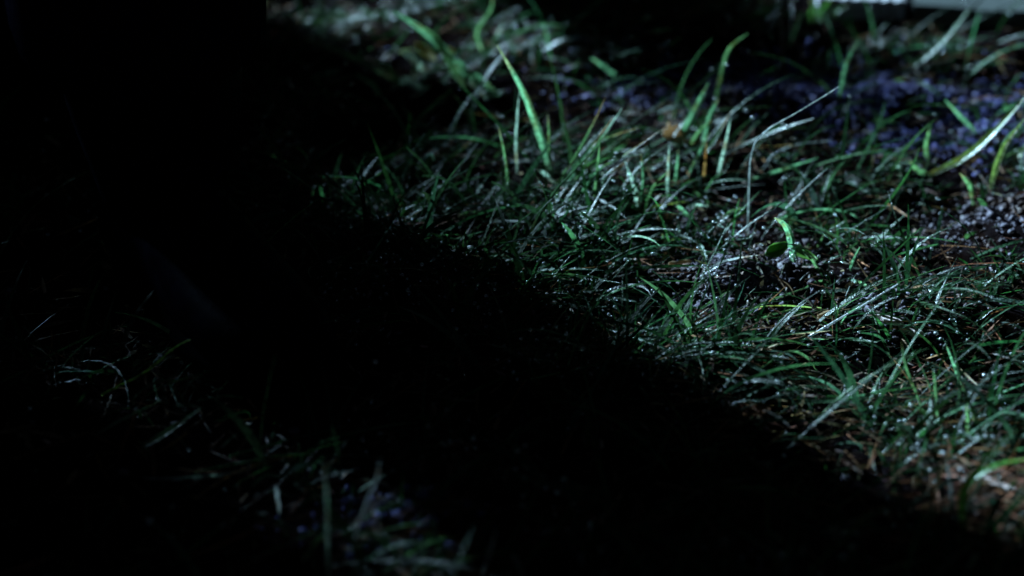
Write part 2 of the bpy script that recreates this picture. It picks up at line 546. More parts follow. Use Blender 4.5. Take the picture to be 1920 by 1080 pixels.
def trace(pts, wpx, col='g', mode='up', lean=0.0, h=0.006, roll=None, tip=None, parent=None, name='blade', beads=0, stem=False):
    """pts: picture points, root first. 'up': the blade stands in an upright sheet over its root; 'lie': it rests near the ground."""
    W3 = []
    root = ground_hit(*pts[0])
    for i, (u, v) in enumerate(pts):
        if mode == 'up':
            d = ray(u, v)
            # y = y0 + lean*(z - z0)
            t_ = (root[1] + lean * (CAM_H - root[2])) / (d[1] - lean * d[2])
            W3.append([d[0] * t_, d[1] * t_, CAM_H + d[2] * t_])
        else:
            hh = h * math.sin(math.pi * (0.12 + .8 * i / (len(pts) - 1))) + .002
            W3.append(ground_hit(u, v, hh))
    P = catmull(W3, 17)
    n = len(P)
    P[1:-1] += np.array([[random.gauss(0, .00012) for _ in range(3)] for _ in range(n - 2)])
    T = np.gradient(P, axis=0); T /= np.linalg.norm(T, axis=1)[:, None]
    camv = np.array([0, 0, CAM_H]) - P; camv /= np.linalg.norm(camv, axis=1)[:, None]
    S = np.cross(T, camv); S /= np.linalg.norm(S, axis=1)[:, None]
    N = np.cross(S, T)
    mid = n // 2
    if roll is None or not stem:        # wet faces turned part of the way to where they catch the light
        hv = np.array(to_sun) + camv[mid]; hv /= np.linalg.norm(hv)
        roll = math.atan2(-float(hv @ S[mid]), float(hv @ N[mid]))
        if roll > math.pi / 2: roll -= math.pi
        if roll < -math.pi / 2: roll += math.pi
        roll = max(-.6, min(.6, roll * random.uniform(.3, .8)))
        wpx = wpx / max(.62, math.cos(roll))
    tw = random.uniform(-.4, .4)
    dist = np.linalg.norm(P - np.array([0, 0, CAM_H]), axis=1)
    Wm = wpx * .82 * dist.mean() / FPX
    c0 = np.array(COLS[col]) * math.exp(random.gauss(0, .15))
    brown_tip = tip is None and random.random() < .55
    spots = [(random.random(), random.choice((-1, 1)), random.uniform(.03, .07)) for _ in range(3)]
    cols = []
    V = []
    if stem:
        K = 5
        for k in range(n):
            s = k / (n - 1)
            rr = Wm * .5 * (1 - .6 * s)
            for j in range(K):
                a = 2 * math.pi * j / K
                V.append(P[k] + S[k] * math.cos(a) * rr + N[k] * math.sin(a) * rr); cols.append(c0)
        F = [[k * K + j, k * K + (j + 1) % K, (k + 1) * K + (j + 1) % K, (k + 1) * K + j] for k in range(n - 1) for j in range(K)]
    else:
        for k in range(n):
            s = k / (n - 1)
            a = roll + tw * s
            sv = S[k] * math.cos(a) + N[k] * math.sin(a)
            nv = -S[k] * math.sin(a) + N[k] * math.cos(a)
            wk = Wm * (.62 + .38 * min(1, s * 3)) * max(.05, 1 - s ** 2.6) ** .8 * .5 * (1 + .06 * math.sin(k * 2.3 + wpx))
            cc = c0
            if tip and s > .62: cc = c0 + (np.array(COLS[tip]) - c0) * min(1, (s - .62) / .2)
            cc = cc * (1 + .10 * math.sin(k * 1.9 + wpx * 3 + pts[0][0]))
            if brown_tip and s > .84: cc = cc * .4 + np.array((.17, .10, .05)) * .6
            if s < .18: cc = cc * .55 + np.array((.10, .085, .07)) * .45      # pale sheath at the foot
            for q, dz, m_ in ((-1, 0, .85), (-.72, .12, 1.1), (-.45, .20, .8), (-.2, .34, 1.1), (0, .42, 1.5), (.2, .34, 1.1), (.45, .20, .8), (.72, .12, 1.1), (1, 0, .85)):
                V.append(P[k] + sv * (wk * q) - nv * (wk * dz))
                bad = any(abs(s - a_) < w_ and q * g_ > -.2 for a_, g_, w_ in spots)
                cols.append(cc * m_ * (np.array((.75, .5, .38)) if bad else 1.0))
        F = [[k * 9 + j, k * 9 + j + 1, (k + 1) * 9 + j + 1, (k + 1) * 9 + j] for k in range(n - 1) for j in range(8)]
    V = np.array(V)
    for _ in range(beads):
        k = random.randrange(n - 1); f = random.random()
        q = P[k] * (1 - f) + P[k + 1] * f
        BEADS.append((*(q + N[k] * Wm * .1 + S[k] * random.uniform(-.3, .3) * Wm), random.uniform(.13, .27) * max(Wm, .0026)))
    loc = Vector(parent['base']) if parent is not None else Vector(root)
    V = V - np.array(loc)
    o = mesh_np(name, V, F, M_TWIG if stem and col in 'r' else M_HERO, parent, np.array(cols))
    if parent is None: o.location = loc
    return o

def tuft(u, v, label, items, cat='grass tuft', name='grass_tuft'):
    g = ground_hit(u, v)
    e = empty(name, g, label, cat, 'grass tufts standing in the light')
    e['base'] = [float(a) for a in g]
    for it in items:
        trace(it[0], it[1], it[2], parent=e, **(it[3] if len(it) > 3 else {}))
    del e['base']
    return e
def single(label, pts, wpx, col, cat='grass blade', name='grass_stalk', **kw):
    o = trace(pts, wpx, col, name=name, **kw)
    return tag(o, label, cat, 'single grass blades')

tuft(830, 170, 'broad pale green grass tuft beside the yellow leaf, blurred behind the boot shadow', [
    ([(905, 168), (858, 120), (800, 62), (738, 22)], 22, 't', dict(roll=.2)),
    ([(800, 140), (775, 112), (752, 95)], 18, 'p', dict(roll=.1)),
    ([(938, 182), (890, 142), (848, 118)], 14, 't'),
    ([(880, 175), (850, 130), (815, 70), (770, 40)], 14, 'g'),
    ([(795, 172), (770, 155), (740, 140)], 20, 'p', dict(roll=0)),
    ([(860, 150), (852, 120), (848, 95)], 16, 'y'),
    ([(740, 150), (660, 108), (600, 82), (560, 70)], 14, 'g'),
    ([(712, 182), (700, 160), (668, 138)], 12, 't'),
    ([(640, 130), (610, 138), (578, 146)], 12, 't', dict(mode='lie')),
    ([(920, 190), (900, 165), (870, 150)], 16, 'p'),
    ([(750, 165), (730, 130), (690, 110)], 12, 'g'),
    ([(905, 100), (895, 60), (920, 20), (925, -10)], 9, 'g'),
    ([(735, 165), (762, 152), (792, 140)], 16, 'p', dict(beads=5)),  # this and the next pale blades added to carry white highlights
    ([(765, 182), (788, 172), (806, 160)], 11, 'p', dict(beads=3)),
    ([(910, 190), (925, 178), (945, 168)], 10, 'p', dict(beads=3)),
    ([(830, 160), (838, 146), (850, 132)], 14, 'p', dict(beads=3)),
])
tuft(1045, 360, 'dense green tuft with one tall leaning broad blade and brown tipped fine blades', [
    ([(1037, 338), (1020, 280), (1000, 220), (975, 160), (932, 85)], 17, 't', dict(roll=.25)),
    ([(1004, 228), (960, 222), (868, 210)], 7, 'b', dict(mode='up', lean=0)),
    ([(970, 330), (968, 250), (975, 165)], 8, 'p', dict(beads=5)),
    ([(955, 380), (948, 300), (935, 238)], 8, 'g', dict(beads=7)),
    ([(1030, 365), (1078, 295), (1108, 240), (1136, 180)], 8, 'g', dict(tip='b')),
    ([(1048, 372), (1092, 300), (1150, 220)], 9, 't', dict(tip='o')),
    ([(1065, 360), (1115, 280), (1166, 203)], 9, 'g', dict(tip='p')),
    ([(1060, 340), (1120, 270), (1200, 238)], 8, 'g', dict(tip='b')),
    ([(1070, 390), (1120, 322), (1165, 295), (1242, 242)], 7, 't', dict(tip='b')),
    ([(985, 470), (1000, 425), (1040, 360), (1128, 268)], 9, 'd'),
    ([(1040, 345), (1022, 326), (1008, 318)], 9, 'p'),
    ([(1126, 378), (1131, 350), (1130, 322)], 11, 'p', dict(beads=4, roll=.1)),
    ([(1080, 356), (1110, 330), (1150, 322)], 7, 't'),
    ([(1025, 330), (1030, 270), (1027, 215)], 7, 'g'),
    ([(1050, 390), (1045, 355), (1075, 300)], 12, 'g'),
    ([(1060, 400), (1072, 372), (1085, 355)], 12, 't'),
    ([(1110, 400), (1118, 340), (1125, 262)], 8, 'g'),
])
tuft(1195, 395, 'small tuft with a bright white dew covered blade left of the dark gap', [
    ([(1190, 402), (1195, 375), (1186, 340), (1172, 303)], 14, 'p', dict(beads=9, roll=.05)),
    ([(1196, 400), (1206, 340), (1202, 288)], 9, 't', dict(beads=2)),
    ([(1208, 395), (1226, 350), (1252, 322)], 8, 'g'),
    ([(1130, 400), (1100, 430), (1090, 450)], 7, 'd', dict(mode='lie')),
])
tuft(1300, 320, 'tall tuft with one very wide pale blade next to the curled tan leaf', [
    ([(1268, 275), (1296, 222), (1328, 155)], 22, 't', dict(roll=.1)),
    ([(1335, 215), (1350, 155), (1366, 95), (1402, 63)], 11, 'g'),
    ([(1318, 280), (1330, 222), (1348, 185)], 15, 't'),
    ([(1344, 340), (1358, 285), (1370, 222)], 11, 'p', dict(roll=.15)),
    ([(1252, 378), (1253, 330), (1255, 272)], 10, 'p', dict(roll=.2)),
    ([(1266, 352), (1270, 312), (1272, 280)], 10, 't'),
    ([(1308, 305), (1340, 260), (1372, 208)], 9, 'g', dict(tip='b')),
    ([(1288, 335), (1310, 290), (1332, 248)], 9, 't'),
    ([(1320, 345), (1322, 310), (1325, 265)], 8, 'o'),
    ([(1285, 290), (1310, 250), (1335, 225)], 12, 'g'),
])
tuft(1590, 200, 'thin bent green blades rising from the blue grey gravel strip', [
    ([(1572, 195), (1580, 160), (1588, 118), (1610, 75)], 14, 't', dict(roll=.1)),
    ([(1560, 180), (1545, 160), (1535, 150)], 9, 'g'),
    ([(1650, 235), (1640, 225), (1680, 230), (1690, 240)], 7, 'g'),
])
tuft(1545, 40, 'small green tuft at the left end of the pale board', [
    ([(1530, 42), (1545, 18), (1562, -4)], 17, 'v'),
    ([(1548, 44), (1532, 20), (1518, 0)], 14, 'g'),
    ([(1560, 42), (1568, 22), (1590, 8)], 12, 'g'),
    ([(1520, 44), (1522, 20), (1530, -6)], 12, 'v'),
])
tuft(1870, 340, 'yellow green tuft with crossing broad blades by the pale crumbly soil', [
    ([(1742, 328), (1798, 300), (1840, 268), (1888, 220), (1925, 178)], 17, 'y', dict(roll=.1)),
    ([(1855, 358), (1868, 312), (1884, 272), (1922, 222)], 13, 'y'),
    ([(1872, 300), (1892, 262), (1915, 235)], 15, 't', dict(roll=.1)),
    ([(1832, 250), (1800, 217), (1772, 187)], 9, 't'),
    ([(1900, 300), (1918, 280), (1940, 255)], 16, 'y'),
    ([(1690, 335), (1686, 315), (1682, 300)], 14, 'p', dict(beads=4, roll=0)),
    ([(1745, 330), (1720, 318), (1705, 300)], 12, 'g'),
    ([(1825, 385), (1820, 350), (1800, 325)], 13, 'g'),
    ([(1740, 300), (1738, 275), (1745, 235)], 14, 'g'),
])
tuft(1815, 990, 'fresh bright green forked grass shoot by the reddish straw', [
    ([(1806, 1005), (1804, 940), (1824, 892), (1860, 850), (1905, 805)], 19, 'v', dict(roll=.15)),
    ([(1808, 945), (1822, 900), (1870, 872), (1935, 860)], 13, 'v', dict(roll=.1)),
    ([(1770, 872), (1800, 846), (1850, 812)], 8, 'g'),
    ([(1815, 870), (1835, 862), (1850, 850)], 9, 'g'),
], cat='grass shoot', name='grass_shoot')
tuft(1810, 720, 'dark upright tuft at the right with dew glinting on its blades', [
    ([(1805, 730), (1792, 690), (1773, 645)], 11, 't'),
    ([(1830, 800), (1815, 750), (1800, 715)], 10, 'g', dict(beads=4)),
    ([(1760, 800), (1755, 740), (1750, 690)], 9, 'g', dict(beads=3)),
    ([(1815, 830), (1816, 790), (1812, 760)], 11, 'g', dict(beads=3)),
    ([(1835, 660), (1842, 635), (1845, 620)], 9, 't', dict(beads=4)),
    ([(1820, 620), (1840, 595), (1870, 575)], 7, 'g'),
    ([(1735, 780), (1700, 690), (1690, 640)], 8, 'g'),
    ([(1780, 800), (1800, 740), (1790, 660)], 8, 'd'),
])
tuft(1510, 700, 'tangle of short bent green blades on the lit slope under the long pale stem', [
    ([(1430, 690), (1475, 660), (1510, 668), (1532, 695)], 9, 'g'),
    ([(1472, 612), (1488, 622), (1512, 632)], 8, 'p'),
    ([(1462, 634), (1482, 638), (1510, 628)], 9, 'y'),
    ([(1485, 640), (1495, 665), (1500, 695)], 8, 't'),
    ([(1405, 686), (1420, 688), (1440, 686)], 9, 'y', dict(mode='lie')),
    ([(1368, 678), (1384, 708), (1398, 738)], 8, 't', dict(mode='lie')),
    ([(1310, 676), (1326, 686), (1336, 700)], 7, 't', dict(mode='lie')),
    ([(1338, 646), (1352, 652), (1368, 653)], 8, 'p', dict(mode='lie')),
    ([(1448, 688), (1490, 694), (1530, 715)], 8, 'g', dict(mode='lie')),
    ([(1352, 660), (1340, 640), (1325, 622)], 10, 'p', dict(mode='lie')),
    ([(1320, 600), (1290, 590), (1240, 630)], 6, 'g', dict(mode='lie')),
    ([(1370, 545), (1320, 575), (1290, 600)], 7, 'g', dict(mode='lie')),
    ([(1510, 540), (1440, 565), (1360, 600)], 6, 'g', dict(mode='lie')),
    ([(1540, 578), (1460, 574), (1380, 580)], 6, 'y', dict(mode='lie')),
    ([(1415, 600), (1450, 590), (1520, 570)], 6, 'g', dict(mode='lie')),
    ([(1490, 640), (1515, 637), (1555, 636)], 6, 't', dict(mode='lie')),
], name='grass_tangle', cat='grass tangle')
tuft(1320, 450, 'low curled green blades in front of the wide pale blade', [
    ([(1295, 410), (1275, 390), (1268, 385)], 10, 't'),
    ([(1350, 415), (1370, 398), (1395, 390)], 9, 'g', dict(mode='lie', h=.012)),
    ([(1290, 390), (1310, 385), (1335, 388)], 8, 'p', dict(mode='lie')),
    ([(1325, 488), (1312, 460), (1295, 440)], 12, 't', dict(mode='lie')),
    ([(1335, 385), (1318, 372), (1300, 355)], 9, 'g'),
    ([(1290, 445), (1262, 450), (1240, 458)], 8, 'y', dict(mode='lie')),
    ([(1275, 440), (1273, 428), (1270, 415)], 11, 'p'),
    ([(1250, 470), (1248, 455), (1240, 435)], 12, 'g'),
    ([(1200, 395), (1240, 385), (1290, 378)], 7, 'y', dict(mode='lie', h=.01)),
    ([(1390, 460), (1400, 448), (1420, 430)], 8, 'g'),
    ([(1490, 640), (1440, 650), (1400, 660)], 6, 'g', dict(mode='lie')),
])
tuft(1560, 500, 'short tuft behind the mound with a thin upright teal blade', [
    ([(1593, 512), (1600, 490), (1613, 462)], 9, 't'),
    ([(1530, 470), (1538, 455), (1545, 440)], 8, 'g'),
    ([(1540, 520), (1525, 490), (1505, 468)], 9, 'g'),
    ([(1560, 535), (1535, 528), (1500, 545)], 8, 'g', dict(mode='lie')),
    ([(1625, 535), (1605, 528), (1590, 522)], 9, 't', dict(mode='lie')),
    ([(1530, 440), (1560, 425), (1590, 412)], 8, 'g'),
    ([(1545, 420), (1530, 435), (1525, 450)], 9, 't'),
])
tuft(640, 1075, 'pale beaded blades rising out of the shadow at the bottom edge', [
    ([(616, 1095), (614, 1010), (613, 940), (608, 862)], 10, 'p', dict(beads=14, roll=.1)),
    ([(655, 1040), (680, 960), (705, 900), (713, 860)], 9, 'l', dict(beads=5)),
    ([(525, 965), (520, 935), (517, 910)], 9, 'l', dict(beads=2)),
    ([(560, 1060), (600, 1010), (640, 980)], 12, 'g'),
    ([(470, 1050), (560, 1010), (630, 975)], 6, 'g', dict(mode='lie')),
    ([(720, 1075), (800, 1020), (860, 1005)], 9, 'g', dict(mode='lie')),
    ([(745, 1090), (900, 1040), (910, 1020)], 9, 'g', dict(mode='lie')),
    ([(975, 1085), (968, 1055), (958, 1035)], 9, 'p'),
    ([(900, 1090), (920, 1030), (930, 990)], 8, 'l'),
    ([(700, 1000), (760, 985), (810, 980)], 5, 'g', dict(mode='lie')),
])

single('long thin grey stem arching over the dark hollow behind the tufts', [(1402, 440), (1404, 350), (1411, 278), (1440, 243), (1500, 207), (1572, 163)], 5, 'l', stem=True, cat='grass stem')
single('short fine curved stem below the long arching stem', [(1430, 318), (1450, 290), (1490, 272), (1560, 263)], 4, 'l', stem=True, cat='grass stem')
single('glossy narrow blade pointing right from the foot of the arching stem', [(1402, 337), (1440, 328), (1482, 314), (1535, 296)], 11, 't', roll=0.)
single('tall slanting green blade in front of the grey board', [(1690, 137), (1740, 101), (1782, 60), (1818, 15)], 15, 'g', roll=.1)
single('lone teal blade lying across the dark ground behind the tufts', [(1172, 156), (1140, 131), (1108, 108)], 11, 't', roll=.1)
single('arched dark green blade bridging over the broad silver blade', [(1432, 422), (1470, 408), (1520, 395), (1580, 396), (1625, 418)], 9, 't')
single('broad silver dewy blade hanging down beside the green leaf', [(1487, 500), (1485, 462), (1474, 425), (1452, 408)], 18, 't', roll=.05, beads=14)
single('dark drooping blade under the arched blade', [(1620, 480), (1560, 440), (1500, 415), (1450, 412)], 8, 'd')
single('pale lilac bent blade lying on the crumbly mound', [(1312, 516), (1362, 490), (1432, 478)], 9, 'l', mode='lie', h=.012)
single('long shiny blade lying level in front of the dense tuft', [(1035, 455), (1080, 430), (1150, 422), (1230, 416), (1310, 440)], 8, 't', mode='lie', h=.012)
single('thin bent blade lying above the dark gap in the middle', [(1140, 502), (1165, 482), (1210, 467), (1290, 456)], 7, 't', mode='lie', h=.01)
single('long pale lilac stem slanting up over the added shade hollow', [(1495, 645), (1560, 606), (1622, 570), (1685, 532)], 6, 'l', stem=True, lean=-.2, cat='grass stem')
single('long bright wet blade lying along the shadow edge', [(1135, 616), (1180, 628), (1270, 662), (1370, 702)], 7, 't', mode='lie', h=.012, roll=0., beads=5)
single('brown dry stem lying above the long bright wet blade', [(1130, 576), (1190, 600), (1250, 645), (1310, 668)], 6, 'b', mode='lie', stem=True, cat='grass stem')
single('teal blade lying low at the lower end of the lit slope', [(1495, 755), (1570, 750), (1640, 736), (1692, 713)], 9, 't', mode='lie', h=.014)
single('beaded white blade lying almost level in the dark at lower left', [(270, 897), (350, 897), (420, 890), (475, 878)], 9, 'p', lean=0., roll=0., beads=16)
single('faint thin stem with a shiny tip in front of the boot', [(190, 740), (270, 698), (330, 650), (357, 637)], 6, 'y', stem=True, cat='grass stem')
single('faint thin stem with a white root end below the boot', [(178, 816), (230, 786), (300, 752)], 6, 't')
single('dim broad green blade below the boot', [(265, 838), (310, 812), (378, 764)], 16, 'g', roll=.3)
single('long dim stem lying straight across the dark grass at lower left', [(365, 885), (480, 862), (560, 852), (720, 856)], 6, 'g', mode='lie', stem=True, cat='grass stem')
single('long dim stem slanting up across the dark grass at lower left', [(430, 855), (540, 825), (650, 798)], 6, 'g', mode='lie', stem=True, cat='grass stem')
single('reddish dim stem rising toward the beaded upright blade', [(365, 935), (450, 882), (580, 846)], 6, 'b', mode='lie', stem=True, cat='grass stem')
single('blurred bright blue white blade at the left picture edge', [(-30, 175), (15, 152), (60, 132)], 12, 'p', roll=0.)
single('dark red stem standing before the earth bank', [(1466, 130), (1466, 80), (1462, 20)], 9, 'r', stem=True, cat='grass stem')
single('upright dim blade standing before the earth bank', [(1478, 90), (1495, 45), (1505, 18)], 9, 'g')
single('brownish arching stem lying in the shadow at the bottom', [(1230, 905), (1400, 945), (1480, 990), (1560, 1025)], 9, 'b', mode='lie', stem=True, cat='grass stem')
single('forked pale rootlet lying in the added shade hollow', [(1555, 676), (1585, 672), (1618, 655)], 4, 'l', mode='lie', stem=True, cat='rootlet')
single('glossy stub of blade lit blue at the bottom edge', [(985, 1092), (973, 1060), (968, 1042)], 11, 'l')

# beads of water on the traced blades
bb = np.array(BEADS)
V_, F_ = blobs(bb[:, :3], bb[:, 3], .9, 0)
tag(mesh_np('dew_beads', V_, F_, M_DEW), 'larger beads of water strung along the bigger blades', kind='stuff')

# ------------------------------------------------------------------ leaves, chips, straw pieces
def leaf(name, label, cat, u, v, length, width, az, mat, lobes=0, curl=.5, tilt=(0, 0), h=.004, group=None):
    """A leaf blade with a midrib fold, cupped and curled; lobes > 0 gives a jagged outline."""
    g = ground_hit(u, v, h)
    NL, NW = 14, 6
    V, F = [], []
    for i in range(NL + 1):
        s = i / NL
        wv = math.sin(math.pi * min(1, s * .96 + .03)) ** .8
        if lobes: wv *= .55 + .45 * abs(math.sin(s * math.pi * lobes + .4))
        for j in range(NW + 1):
            q = j / NW * 2 - 1
            x = (s - .5) * length; y = q * wv * width * .5
            z = curl * length * ((s - .4) ** 2) + abs(q) * wv * width * .22 + .0006 * math.sin(9 * s + 5 * q)
            V.append((x, y, z))
    for i in range(NL):
        for j in range(NW):
            a = i * (NW + 1) + j
            F.append((a, a + 1, a + NW + 2, a + NW + 1))
    o = mesh_np(name, V, F, mat)
    so_ = o.modifiers.new('thickness', 'SOLIDIFY'); so_.thickness = .0004
    o.location = g
    o.rotation_euler = (tilt[0], tilt[1], az)
    return tag(o, label, cat, group)
leaf('yellow_leaf', 'yellow leaf caught in the broad blurred tuft at the top', 'leaf', 800, 100, .034, .011, -.85, M_YELLOW, 0, .3, (.5, .3), .032)
leaf('yellow_petal', 'small pale yellow leaf tip above the yellow leaf', 'leaf', 842, 98, .012, .009, .3, M_YELLOW, 0, .5, (.9, 0), .030)
leaf('green_leaf', 'bright green broad leaf just right of the silver dewy blade', 'leaf', 1505, 478, .030, .010, -.7, M_GREENLEAF, 0, .4, (.4, .2), .010)
leaf('green_leaf', 'green broad leaf just left of the silver dewy blade', 'leaf', 1455, 472, .022, .012, .5, M_GREENLEAF, 0, .6, (.5, -.2), .010)
leaf('curled_leaf', 'curled jagged tan leaf standing at the foot of the widest pale blade', 'leaf', 1258, 256, .034, .024, .9, M_TAN, 3, .5, (.75, .25), .014)
leaf('dry_leaf', 'small pinkish tan leaf scrap on the litter below the wide blade tuft', 'leaf', 1246, 412, .018, .010, .4, M_TAN, 2, .9, (.6, 0), .006)
leaf('dry_leaf', 'tan folded leaf scrap between the bent green blades on the slope', 'leaf', 1402, 645, .022, .006, -1.0, M_TAN, 0, .4, (.5, 0), .006)
leaf('rusty_leaf', 'rust brown wrinkled leaf at the edge of the shadow', 'leaf', 1405, 774, .030, .014, -.1, M_RUST, 4, .5, (.25, 0), .004)
leaf('dry_leaf', 'small tan leaf scrap beside the forked green shoot', 'leaf', 1715, 905, .012, .006, 1.2, M_TAN, 0, .4, (.6, 0), .005)

def chip(u, v, L, W, T_, az, label, mat=M_CHIP, tilt=0.1, h=.004):
    g = ground_hit(u, v, h)
    bm = bmesh.new()
    NS = 7
    rings = []
    for i in range(NS + 1):
        s = i / NS - .5
        wv = W * (1 - .55 * abs(2 * s) ** 3) * (1 + .18 * math.sin(i * 2.1 + u))
        ring = [bm.verts.new((s * L, a * wv * .5, b_ * T_ * .5 + .08 * L * math.sin(3 * s)))
                for a, b_ in ((-1, -.6), (-.6, -1), (.6, -1), (1, -.5), (.8, .8), (0, 1.15), (-.8, .8))]
        rings.append(ring)
    for a, c in zip(rings, rings[1:]):
        for j in range(7):
            bm.faces.new((a[j], a[(j + 1) % 7], c[(j + 1) % 7], c[j]))
    bm.faces.new(rings[0][::-1]); bm.faces.new(rings[-1])
    bmesh.ops.recalc_face_normals(bm, faces=bm.faces)
    me = bpy.data.meshes.new('wood_chip'); bm.to_mesh(me); bm.free()
    me.materials.append(mat)
    o = bpy.data.objects.new('wood_chip', me); COL.objects.link(o)
    o.location = g; o.rotation_euler = (.2, tilt, az)
    return tag(o, label, 'wood chip', 'pale wood chips and straw ends')
chip(1666, 598, .026, .007, .004, -.85, 'pinkish wood chip at the top of the dewy right hand slope')
chip(1706, 620, .022, .008, .004, -.75, 'pale pink wood chip just below the other pink one')
chip(1882, 912, .03, .005, .003, -.8, 'whitish straw end at the lower right beside the reddish straw')
chip(1905, 945, .035, .004, .003, -.6, 'reddish straw end below the whitish one', M_TAN)
chip(1512, 775, .018, .005, .003, -.5, 'flat pale wood chip at the lower end of the lit slope')
chip(1430, 668, .012, .004, .003, .2, 'tiny yellowish chip on the lit slope', M_TAN)
chip(1275, 492, .018, .0035, .0025, .1, 'tan splinter lying left of the crumbly mound', M_TAN)
chip(1905, 1030, .05, .006, .004, .5, 'red brown straw end in the bottom right corner', M_RUST)
chip(1880, 1010, .05, .005, .003, -.4, 'thin rusty straw crossing the one in the bottom right corner', M_RUST)
chip(1545, 590, .012, .005, .003, .6, 'small tan chip under the long pale stem', M_TAN)

# ------------------------------------------------------------------ boards on the bank
def board(name, label, p0, p1, width, thick, mat, zoff):
    """A weathered board between two ground points, with eased and chipped edges."""
    d = Vector((p1[0] - p0[0], p1[1] - p0[1], 0)); L = d.length
    bm = bmesh.new(); NS = 24; rings = []
    for i in range(NS + 1):
        s = i / NS * L
        e = .0012 * math.sin(i * 1.7) + .0008 * math.sin(i * 4.1)
        h = thick
        prof = [(0, 0), (width, 0), (width, h - .004), (width - .004, h), (.006 + e, h + e * .5), (.001 + e, h - .005)]
        rings.append([bm.verts.new((s, a, b_)) for a, b_ in prof])
    for a, c in zip(rings, rings[1:]):
        for j in range(6): bm.faces.new((a[j], a[(j + 1) % 6], c[(j + 1) % 6], c[j]))
    bm.faces.new(rings[0]); bm.faces.new(rings[-1][::-1])
    bmesh.ops.recalc_face_normals(bm, faces=bm.faces)
    me = bpy.data.meshes.new(name); bm.to_mesh(me); bm.free(); me.materials.append(mat)
    o = bpy.data.objects.new(name, me); COL.objects.link(o)
    zz = float(terrain((p0[0] + p1[0]) / 2, (p0[1] + p1[1]) / 2 + width / 2, False)) + zoff
    o.location = (p0[0], p0[1], zz); o.rotation_euler = (.02, 0, math.atan2(d.y, d.x))
    return tag(o, label, 'board', 'old boards edging the bank')
board('edging_board', 'pale weathered board lying on the bank at the top right', (.323, 1.708), (.414, 1.700), .10, .020, M_PLANK, -.006)
board('edging_board', 'grey stained board butting against the pale one at the top right corner', (.420, 1.692), (.95, 1.575), .10, .020, M_PLANK2, -.010)

# ------------------------------------------------------------------ the person: legs in black boots
FACE = math.atan2(-.78, .62)
FOOT_A = np.array([-.256, 1.150]); FOOT_B = np.array([-.415, 1.469])
person = empty('person', (float((FOOT_A + FOOT_B)[0] / 2), float((FOOT_A + FOOT_B)[1] / 2), 0),
               'person in black leather boots and dark trousers standing in the grass, seen below the knee', 'person')
PB = np.array(person.location)

def loft(bm, rings, close=True):
    rv = [[bm.verts.new(p) for p in r_] for r_ in rings]
    n = len(rv[0])
    for a, c in zip(rv, rv[1:]):
        for j in range(n): bm.faces.new((a[j], a[(j + 1) % n], c[(j + 1) % n], c[j]))
    if close:
        bm.faces.new(rv[0][::-1]); bm.faces.new(rv[-1])
    return rv

def finish(bm, name, mat, parent, sub=1):
    bmesh.ops.recalc_face_normals(bm, faces=bm.faces)
    me = bpy.data.meshes.new(name); bm.to_mesh(me); bm.free()
    me.materials.append(mat)
    me.polygons.foreach_set('use_smooth', np.ones(len(me.polygons), dtype=bool))
    o = bpy.data.objects.new(name, me); COL.objects.link(o); o.parent = parent
    if sub:
        md = o.modifiers.new('smooth', 'SUBSURF'); md.levels = sub; md.render_levels = sub
    return o

